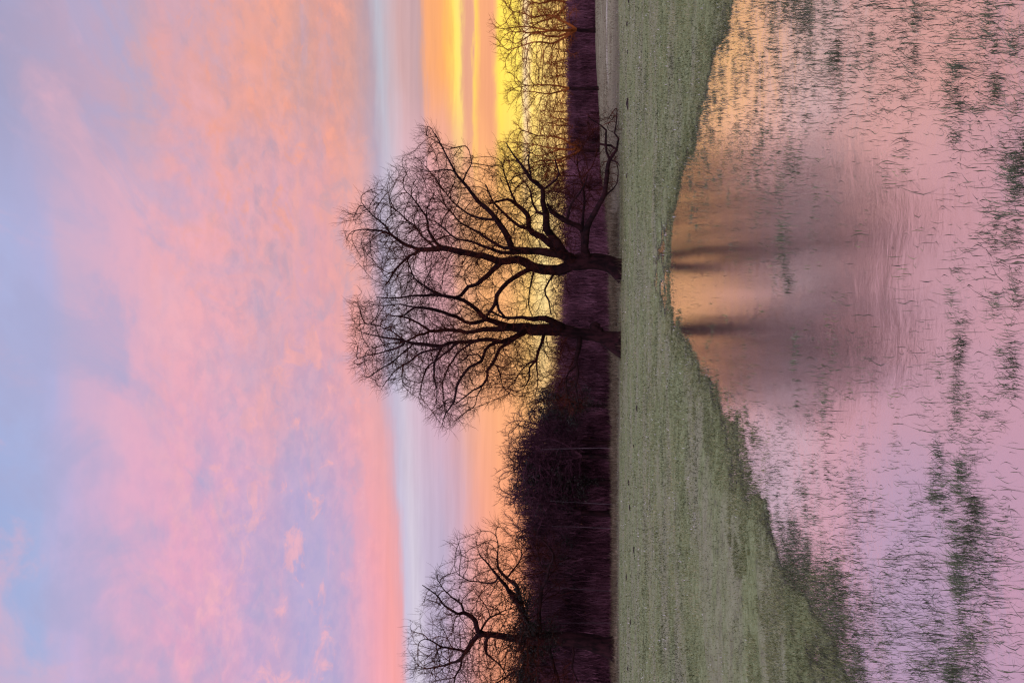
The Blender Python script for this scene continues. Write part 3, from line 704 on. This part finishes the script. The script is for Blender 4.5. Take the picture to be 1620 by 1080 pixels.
# ---- left oak of the pair
LO_TR = [(984,544,19,0),(973,540,15.5,0),(958,535,12.2,0),(940,530,9.5,0),(915,528,9,0),(898,524,10,0),(888,522,10,0)]
LO = [
 [(893,520,8,-.2),(877,510,6,-.6),(863,503,5.2,-1),(844,504,4,-1.3),(825,502,2.8,-1.6),(807,503,2,-2),(790,500,1.5,-2.4),(770,490,.9,-2.8)],
 [(895,523,9.5,0),(875,523,9.5,.1),(857,522,9.5,.2),(833,520,9,.3),(815,519,7,.3),(804,516,5.5,.2),(789,512,4.6,0),(770,505,4,-.3),(756,491,3.6,-.6),(741,480,3.2,-.9),(724,473,2.9,-1.2),(708,468,2.8,-1.5),(690,467,2.4,-1.8),(672,467,2,-2),(650,468,1.6,-2.2),(623,472,1.2,-2.4),(595,470,.7,-2.6)],
 [(690,467,1.8,-1.8),(680,458,1.7,-1.4),(673,452,1.5,-1),(655,441,1.2,-.6),(645,415,.8,-.2)],
 [(770,505,3,-.3),(752,510,3,-.8),(736,508,2.8,-1.3),(722,502,2.8,-1.8),(710,498,2.8,-2.2),(688,489,2.6,-2.7),(658,487,2,-3.2),(640,498,1.4,-3.6),(618,500,.8,-4)],
 [(660,487,1.5,-3.2),(640,482,1.2,-2.8),(615,484,.9,-2.4),(585,480,.5,-2)],
 [(812,518,5,.3),(790,520,4.6,.9),(774,520,4,1.4),(755,523,3.6,1.8),(738,525,3.2,2.2),(721,523,3,2.6),(699,521,2.8,3),(681,523,2.4,3.3),(672,517,2,3.5),(662,511,1.7,3.7),(644,504,1.3,4),(618,498,.7,4.3)],
 [(684,523,2,3.2),(672,528,1.9,3),(660,530,1.7,2.8),(647,538,1.4,2.6),(620,544,.9,2.4),(585,552,.5,2.2)],
 [(835,522,6,.2),(820,531,4.6,-.3),(806,537,4,-.8),(793,540,3.6,-1.2),(772,536,3.4,-1.6),(752,539,3.2,-1.9),(728,540,3.2,-2.1),(714,543,3,-2.3),(699,548,3,-2.5),(686,546,3.2,-2.6),(673,544,3,-2.7),(651,544,2.8,-2.8),(640,540,2.2,-2.9),(620,535,1.5,-3),(595,530,1,-3.2),(565,522,.5,-3.4)],
 [(645,542,2.2,-2.8),(628,550,1.7,-2.4),(610,555,1.3,-2),(585,562,.9,-1.6),(562,570,.5,-1.2)],
 [(655,545,1.7,-2.8),(632,562,1.3,-3.2),(608,580,1,-3.6),(580,598,.6,-4)],
 [(650,543,1.6,-2.8),(635,534,1.3,-2.2),(610,520,.9,-1.6),(580,512,.5,-1)],
 [(700,548,2.2,-2.5),(694,552,2,-2.2),(677,554,1.8,-1.8),(658,563,1.6,-1.4),(638,578,1.4,-1),(620,591,1,-.6),(607,610,.6,-.2)],
 [(694,550,2.2,-2.5),(692,562,2.1,-2.8),(687,578,2,-3.1),(685,598,1.4,-3.3),(692,615,1,-3.5),(690,640,.5,-3.7)],
 [(640,577,1,-1),(636,592,.8,-.8),(638,610,.5,-.6)],
 [(724,542,2.4,-2.1),(708,555,2,-1.4),(690,568,1.6,-.7),(676,582,1.4,0),(668,604,1,.6),(662,628,.5,1)],
 [(752,539,2.2,-1.9),(736,548,1.8,-1.2),(720,565,1.5,-.4),(708,585,1.2,.4),(700,610,.8,1)],
 [(826,529,4,-.2),(812,538,3.2,.5),(804,543,3,1),(791,554,2.7,1.4),(780,574,2.5,1.9),(772,585,2.2,2.2),(771,600,2,2.5),(763,609,1.7,2.7),(748,617,1.4,3),(739,626,1.2,3.2),(718,640,.7,3.5)],
 [(763,609,1.2,2.7),(755,625,1,2.4),(752,640,.6,2.2)],
 [(782,572,1.3,1.9),(790,590,1.1,1.6),(795,610,.9,1.4),(806,622,.5,1.2)],
 [(793,540,3,-1.2),(781,543,2.8,-1.6),(768,554,2.6,-2),(763,572,2.5,-2.4),(744,582,2.4,-2.8),(731,596,2.3,-3.1),(724,612,2.1,-3.3),(717,634,1.6,-3.5),(704,654,1,-3.7),(700,672,.5,-3.9)],
 [(764,570,1.4,-2.4),(756,560,1.2,-3),(742,562,1,-3.4),(725,575,.7,-3.8)],
 [(717,634,1,-3.5),(704,636,.8,-3.2),(690,648,.5,-3)],
 [(862,526,3.2,.2),(858,540,2.5,-.4),(852,554,2.3,-.8),(849,568,2.1,-1.2),(840,580,1.6,-1.6),(838,597,1.2,-2),(828,615,.7,-2.3)],
 [(850,566,1.4,-1.2),(851,590,1.1,-.8),(851,611,.8,-.5),(846,632,.4,-.3)],
 [(849,568,1.3,-1.2),(836,575,1.1,-.7),(824,588,.9,-.2),(816,605,.6,.2),(804,622,.3,.6)],
 [(915,533,4.4,0),(915,545,4,-.5),(913,562,3.6,-1),(911,578,2.8,-1.4),(914,594,2.2,-1.8),(912,612,1.5,-2.1),(916,642,.8,-2.4)],
 [(911,578,1.8,-1.4),(900,588,1.5,-1.8),(898,605,1.2,-2.2),(900,626,.7,-2.6)],
 [(912,594,1.2,-1.8),(900,600,1,-1.4),(885,612,.8,-1),(880,630,.5,-.6)],
]
LO_POLY = [(552,500),(556,478),(575,462),(600,446),(640,430),(690,440),(740,468),(790,478),(850,478),(885,496),(905,540),(925,600),(925,645),(895,650),(862,640),(840,650),(800,645),(770,640),(755,655),(725,675),(700,680),(690,665),(672,640),(645,625),(610,622),(588,612),(566,592),(552,560),(560,530)]
traced_oak('oak_tree', 'large bare oak with a round burr on its trunk and a full domed crown', 45.4, LO_TR, LO, LO_POLY, 7000, 5.5, (2, .76, .0052), burr=[(941,517,8.5),(948,522,6)])

# ---- far left oak with ivy
FO_TR = [(971,1026,16,0),(950,1020,13.5,0),(929,1014,12,0),(905,1011,11,0),(881,1010,11,0),(855,1010,11,0),(833,1010,10,0)]
FO = [
 [(838,1010,9,0),(820,1009,7,0),(804,1008,5.5,0),(780,1003,4.8,-.3),(766,1003,4.6,-.5),(757,998,4.6,-.7),(750,981,4,-1),(736,969,3.4,-1.4),(724,971,2.2,-1.8),(705,957,1.6,-2.2),(688,940,1.1,-2.6),(668,925,.6,-3)],
 [(736,969,2.2,-1.4),(730,955,1.8,-1),(716,944,1.3,-.6),(700,930,.9,-.2),(690,912,.5,0)],
 [(760,1002,4.2,-.5),(746,1017,4,0),(739,1029,3.6,.4),(731,1039,2.6,.8),(715,1049,2,1.2),(700,1052,1.6,1.6),(683,1056,1.1,2),(662,1060,.6,2.4)],
 [(738,1030,2.2,.4),(719,1027,1.8,0),(698,1022,1.5,-.5),(685,1014,1.2,-1),(674,1008,.9,-1.4),(662,1018,.5,-1.8)],
 [(731,1040,2,.8),(728,1056,1.7,.4),(722,1070,1.4,0),(716,1092,.9,-.4)],
 [(776,1004,3,-.3),(769,1012,2.7,.3),(768,1022,2.4,.8),(771,1034,1.8,1.2),(786,1048,1.2,1.6),(800,1066,.7,2)],
 [(760,1002,2,-.6),(764,990,1.8,0),(775,977,1.5,.5),(790,970,1.1,1),(806,963,.6,1.4)],
 [(840,1006,5.5,0),(832,990,5.2,-.4),(828,972,5,-.9),(820,955,4.6,-1.4),(812,942,4.2,-1.8),(804,932,3.2,-2.1),(799,922,2.8,-2.4),(789,911,2.4,-2.7),(777,899,1.8,-3),(768,888,1.3,-3.3),(758,876,.8,-3.6)],
 [(826,965,4.4,-.9),(822,945,4.2,-.4),(817,926,3.6,.1),(802,914,2.6,.5),(789,899,1.9,.9),(787,884,1.4,1.2),(789,866,1,1.6),(783,845,.6,2)],
 [(790,912,1.8,-2.6),(780,922,1.5,-2.2),(765,920,1.2,-1.8),(742,918,.9,-1.4),(722,905,.5,-1)],
 [(804,914,1.7,.5),(812,900,1.4,.2),(823,885,1.1,-.1),(826,865,.6,-.4)],
 [(856,1004,4,.2),(853,980,3.6,-.4),(854,955,3.2,-1),(857,935,2.9,-1.5),(866,916,2.6,-2),(868,900,2.2,-2.4),(875,884,1.9,-2.8),(871,868,1.6,-3.2),(856,852,1,-3.6)],
 [(868,905,1.5,-2.4),(858,896,1.3,-2),(852,880,1,-1.6),(850,862,.6,-1.2)],
 [(845,1014,5,.3),(836,1035,4.2,.8),(828,1058,3.4,1.3),(818,1085,2.6,1.8),(800,1110,1.8,2.3),(775,1130,1,2.8)],
 [(868,1014,3.6,.2),(872,1040,3,.8),(880,1065,2.4,1.3),(884,1092,1.6,1.8),(880,1120,.8,2.2)],
 [(828,1058,2,1.3),(808,1066,1.7,1),(785,1080,1.3,.6),(760,1100,.8,.2)],
 [(905,1016,2,0),(908,1035,1.7,-.5),(905,1055,1.4,-1),(915,1078,.9,-1.5)],
]
FO_POLY = [(645,1010),(660,970),(672,935),(690,905),(708,880),(716,850),(740,835),(756,822),(790,826),(830,836),(880,845),(900,870),(895,930),(880,980),(900,1050),(910,1110),(860,1160),(800,1180),(740,1160),(690,1130),(650,1090),(642,1050)]
ivy = []
for k in range(46):
    ivy.append((random.uniform(798, 880), 1005+random.gauss(0, 9), random.uniform(-.5, .5)))
for k in range(34):
    t = random.random(); ivy.append((838-22*t+random.gauss(0, 6), 1000-75*t+random.gauss(0, 4), random.uniform(-1.6, .2)))
for k in range(40):
    t = random.random(); ivy.append((842-14*t+random.gauss(0, 10), 1014+66*t+random.gauss(0, 6), random.uniform(0, 1.6)))
traced_oak('oak_tree', 'ivy clad bare oak at the far left with a crooked forked top', 56, FO_TR, FO, FO_POLY, 5200, 5.5, (2, .86, .0068), ivy=ivy, kill=.5, step=.36)

# ------------------------------------------------------------------ template trees for the wood
def bare_tree(name, H, W_, forks, natt, twig, seed, bark='fartwig', lean=0.0, crown0=.28, trunk_r=.2, ivy=0, ivysize=.09):
    random.seed(seed)
    root = empty(name, (0, 0, 0)); g = Grower()
    trunk = [(Vector((0, 0, -.2)), trunk_r*1.4), (Vector((lean*.2, 0, H*crown0*.5)), trunk_r), (Vector((lean*.5, .1, H*crown0)), trunk_r*.9)]
    tp, tr_ = smooth_path(trunk, .4, .05); V, F = [], []; tube(tp, tr_, 8, V, F, .12)
    mesh_part('trunk', V, F, M['birch'] if bark == 'birch' else M['bark'], root, Vector((0, 0, 0)))
    prev = -1
    for p, r in zip(tp, tr_): prev = g.add(p, prev, r)
    top = prev; V, F = [], []
    for k in range(forks):
        a = 6.28*k/forks + random.uniform(-.5, .5); sp_ = random.uniform(.25, .6) if forks > 1 else .06
        c = [(g.P[top].copy(), trunk_r*.7)]
        for t in (.3, .6, .9):
            hh = H*(crown0+(.95-crown0)*t*random.uniform(.85, 1)); rr = W_*.5*sp_*(t**.8)*1.3
            c.append((Vector((math.cos(a)*rr+random.gauss(0, .3)+lean*(.5+t*.5), math.sin(a)*rr+random.gauss(0, .3), hh)), trunk_r*.62*(1-t)+.015))
        lp, lr = smooth_path(c, .4, .12); tube(lp, lr, 6, V, F, .08); pr = top
        for p, r in zip(lp[1:], lr[1:]): pr = g.add(p, pr, r)
    nst = len(g.P); A = []
    while len(A) < natt:
        v = Vector((random.uniform(-1, 1), random.uniform(-1, 1), random.uniform(-1, 1)))
        if v.length > 1 or v.length < .25: continue
        hz = (v.z*.5+.5)
        A.append(Vector((v.x*W_*.5+lean, v.y*W_*.5, H*crown0*.85+H*(1-crown0*.85)*hz)))
    g.grow(A, .42, .6, 6, 40, block=len(tp)//2)
    g.twigs(nst, .02, twig[0], 2, twig[1])
    V2, F2 = g.mesh(nst, twig[2], .07); n0 = len(V)
    V += V2; F += [tuple(i+n0 for i in f_) for f_ in F2]
    mesh_part('crown', V, F, M['glowtwig'] if bark == 'glowtwig' else M['fartwig'], root, Vector((0, 0, 0)), smooth=False)
    if ivy:
        cs = [g.P[i] for i in range(nst) if g.P[i].z > H*.12] + random.sample(g.P[nst:], min(60, len(g.P)-nst))
        V, F, T = leafcloud(cs, ivy, .3, ivysize); mesh_obj('ivy', V, F, M['ivy'], parent=root, tint=T)
    return root
def copy_thing(o):
    c = o.copy(); COL.objects.link(c)
    for ch in o.children:
        d = ch.copy(); COL.objects.link(d); d.parent = c
    return c
protos = {}
used = set()
def place(kind, X, dist, Y, topX, label, cat='tree', group=None, ws=1.0, rz=None):
    """stand a tree on the land at that distance and give it the height it has there"""
    p = at(945, Y, dist); p.z = float(hground(p.x, p.y)); top = at(topX, Y, dist).z
    pr, H = protos[kind]; s = (top-p.z)/H
    if kind in used: o = copy_thing(pr)
    else: o = pr; used.add(kind)
    o.location = p; o.rotation_euler = (0, 0, random.uniform(0, 6.28) if rz is None else rz); o.scale = (s*ws, s*ws, s)
    tag(o, label, cat, group); return o
protos['a'] = (bare_tree('bare_tree', 10, 8.5, 4, 1500, (2, .6, .009), 3, trunk_r=.22), 10)
protos['b'] = (bare_tree('bare_tree', 10, 6.5, 3, 1200, (2, .6, .009), 5, trunk_r=.18), 10)
protos['c'] = (bare_tree('bare_tree', 10, 7.5, 5, 1300, (2, .6, .009), 8, trunk_r=.16, crown0=.15), 10)
protos['w'] = (bare_tree('glow_painted_tree', 10, 8.0, 5, 1000, (3, .65, .0075), 23, bark='glowtwig', trunk_r=.17, crown0=.18), 10)  # bare trees of no set species, sunset glow painted into their twigs
protos['w2'] = (bare_tree('glow_painted_tree', 10, 6.0, 2, 800, (3, .65, .0075), 29, bark='glowtwig', trunk_r=.17, crown0=.3), 10)
protos['ivy'] = (bare_tree('ivy_clad_tree', 10, 6.0, 3, 900, (2, .55, .009), 13, trunk_r=.2, ivy=5200, ivysize=.11), 10)
protos['birch'] = (bare_tree('birch_tree', 10, 3.2, 1, 420, (2, .5, .008), 17, bark='birch', trunk_r=.034, crown0=.70, lean=.5), 10)
random.seed(5)
WG = 'bare trees of the wood behind the oaks'
# trees that can be told apart
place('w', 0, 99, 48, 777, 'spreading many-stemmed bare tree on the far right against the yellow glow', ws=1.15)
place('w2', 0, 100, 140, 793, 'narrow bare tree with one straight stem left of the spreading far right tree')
place('w', 0, 100, 238, 790, 'bare tree between far right pair and the large leaning oak, glow painted into its twigs')
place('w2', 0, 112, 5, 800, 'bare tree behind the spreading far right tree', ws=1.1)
place('ivy', 0, 60, 642, 838, 'ivy covered tree at the step where the thicket rises left of the left oak')
place('a', 0, 61, 700, 790, 'fine twigged tree standing tallest at the right end of the left thicket', ws=.9)
place('b', 0, 60, 722, 798, 'slender pale tree rising from the left thicket')
place('ivy', 0, 61, 762, 812, 'ivy covered tree in the middle of the left thicket')
place('c', 0, 62, 765, 782, 'bushy crowned tree in the middle of the left thicket', ws=.9)
place('a', 0, 61, 812, 792, 'bushy crowned tree next right of the ivy clad oak')
place('ivy', 0, 63, 858, 822, 'ivy covered tree under the right branches of the ivy clad oak')
place('ivy', 0, 64, 905, 832, 'ivy covered tree behind the middle branches of the ivy clad oak')
place('ivy', 0, 66, 1062, 822, 'ivy covered tree behind the ivy clad oak, leftmost of its kind', ws=1.1)
# the rest of the wood's edge
for (Y, tX, d_, k_) in [(1085,800,67,'a'),(1040,806,67,'c'),(990,812,68,'c'),(940,820,67,'b'),(880,820,66,'a'),(840,815,66,'c'),(785,806,66,'b'),(735,808,66,'a'),(680,822,66,'c'),(655,838,67,'b'),
   (630,858,70,'a'),(612,862,72,'c'),(585,868,71,'a'),(560,868,74,'b'),(530,872,74,'c'),(500,868,73,'a'),(470,866,74,'b'),(445,870,73,'c'),(415,866,76,'a'),(385,868,77,'b'),(355,862,80,'c'),(330,858,82,'a'),(305,855,86,'c'),
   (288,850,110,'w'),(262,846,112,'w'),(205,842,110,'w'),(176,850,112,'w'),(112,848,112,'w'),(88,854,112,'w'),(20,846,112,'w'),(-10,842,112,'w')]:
    place(k_, 0, d_, Y, tX, 'bare dark tree in the wood edge behind the oaks', group=WG, ws=random.uniform(.9, 1.2))
for i, (Y, tX, d_, lab) in enumerate([(708,808,58,'pale leaning birch stem at the right end of the left thicket'),(797,828,59,'pale birch stem in the thicket right of the bushy crowned tree'),(835,832,59.5,'pale birch stem standing below the right branch tips of the ivy clad oak'),
    (934,830,61,'pale birch stem nearest the drooping branch of the ivy clad oak'),(984,846,60.5,'pale birch stem right beside the ivy clad oak trunk')]):
    place('birch', 0, d_, Y, tX, lab, rz=[2.6, .2, 1.0, .1, 3.0, .4, 1.9, 2.2][i], group='pale birches in the left thicket')

# ------------------------------------------------------------------ the wood itself, a mass of stems and twigs
TOP = np.array([(-40,893),(250,893),(330,888),(420,884),(520,880),(600,872),(645,862),(665,840),(700,815),(760,812),(810,820),(860,826),(900,826),(980,816),(1120,806)])
FRONT = np.array([(-40,106),(230,106),(300,84),(400,70),(520,66),(650,61),(1120,62)])
n = 300000
Yp = rng.uniform(-60, 1160, n); fr_ = np.interp(Yp, FRONT[:, 0], FRONT[:, 1]); dd = fr_ + 22*rng.random(n)**1.6
tX = np.interp(Yp, TOP[:, 0], TOP[:, 1])
a0 = (540-Yp)/FPX; xw = a0*dd/cp
d_ = (tX-810)/FPX; ztop = HCAM + (sp-d_*cp)/(cp+d_*sp)*fr_
zg = hground(xw, dd); ztop = ztop - zg + (fbm(xw, dd, .5, 3, 91)-.5)*(.7+1.6*sstep(Yp, 300, 620))
u_ = rng.random(n); ln = rng.uniform(.35, 1.5, n)
zb = zg + np.maximum(ztop*(u_**1.15)*.99 - ln*.75, 0)
P = np.stack([xw, dd, zb], 1)
V, F, T = blades(P, ln, np.clip(np.abs(rng.normal(0, .4, n)), 0, .9), rng.uniform(.016, .055, n)*(1.25-.35*u_)*(dd/62), rng.uniform(0, 6.28, n), np.clip(rng.normal(.45, .2, n)+(fbm(xw, zb*2, .6, 3, 93)-.5)*1.0 + sstep(Yp, 700, 300)*.18, 0, 1), np.zeros(n), 1)
tag(mesh_obj('woodland', V, F, M['wood'], tint=T), 'dense dark purple thicket of bare stems closing the far side of the field', 'wood', kind='stuff')

# dry grass along the wood's foot and on the bank
n = 60000
x = rng.uniform(-30, 42, n); y = rng.uniform(47.5, 66, n); y = np.where(x > 8, y+rng.uniform(0, 38, n), y)
h = hground(x, y); bx = np.concatenate([rng.normal(q_[0], .75, 260) for q_ in ((3.9, 45), (0, 45.4), (-21.4, 56))]); by = np.concatenate([rng.normal(q_, .5, 260) for q_ in (44.9, 45.2, 55.9)])
x[:780], y[:780] = bx, by; h = hground(x, y)
hL = (.12+1.0*fbm(x, y, .5, 3, 61)**1.6)*np.where(x > 14, .35, 1)*np.where(x < -8, .7, 1)
V, F, T = blades(np.stack([x, y, h-.02], 1), hL*rng.uniform(.5, 1.1, n), rng.uniform(.1, .7, n), rng.uniform(.015, .035, n)*np.where(np.arange(n) < 780, .8, 1), rng.uniform(0, 6.28, n), np.clip(rng.normal(.5, .22, n)+(fbm(x, y, .8, 2, 62)-.5)*.8, 0, 1), rng.uniform(0, .4, n), 2)
tag(mesh_obj('dry_grass', V, F, M['drygrass'], tint=T), 'pale brown dead grass along the foot of the wood', 'grass', kind='stuff')
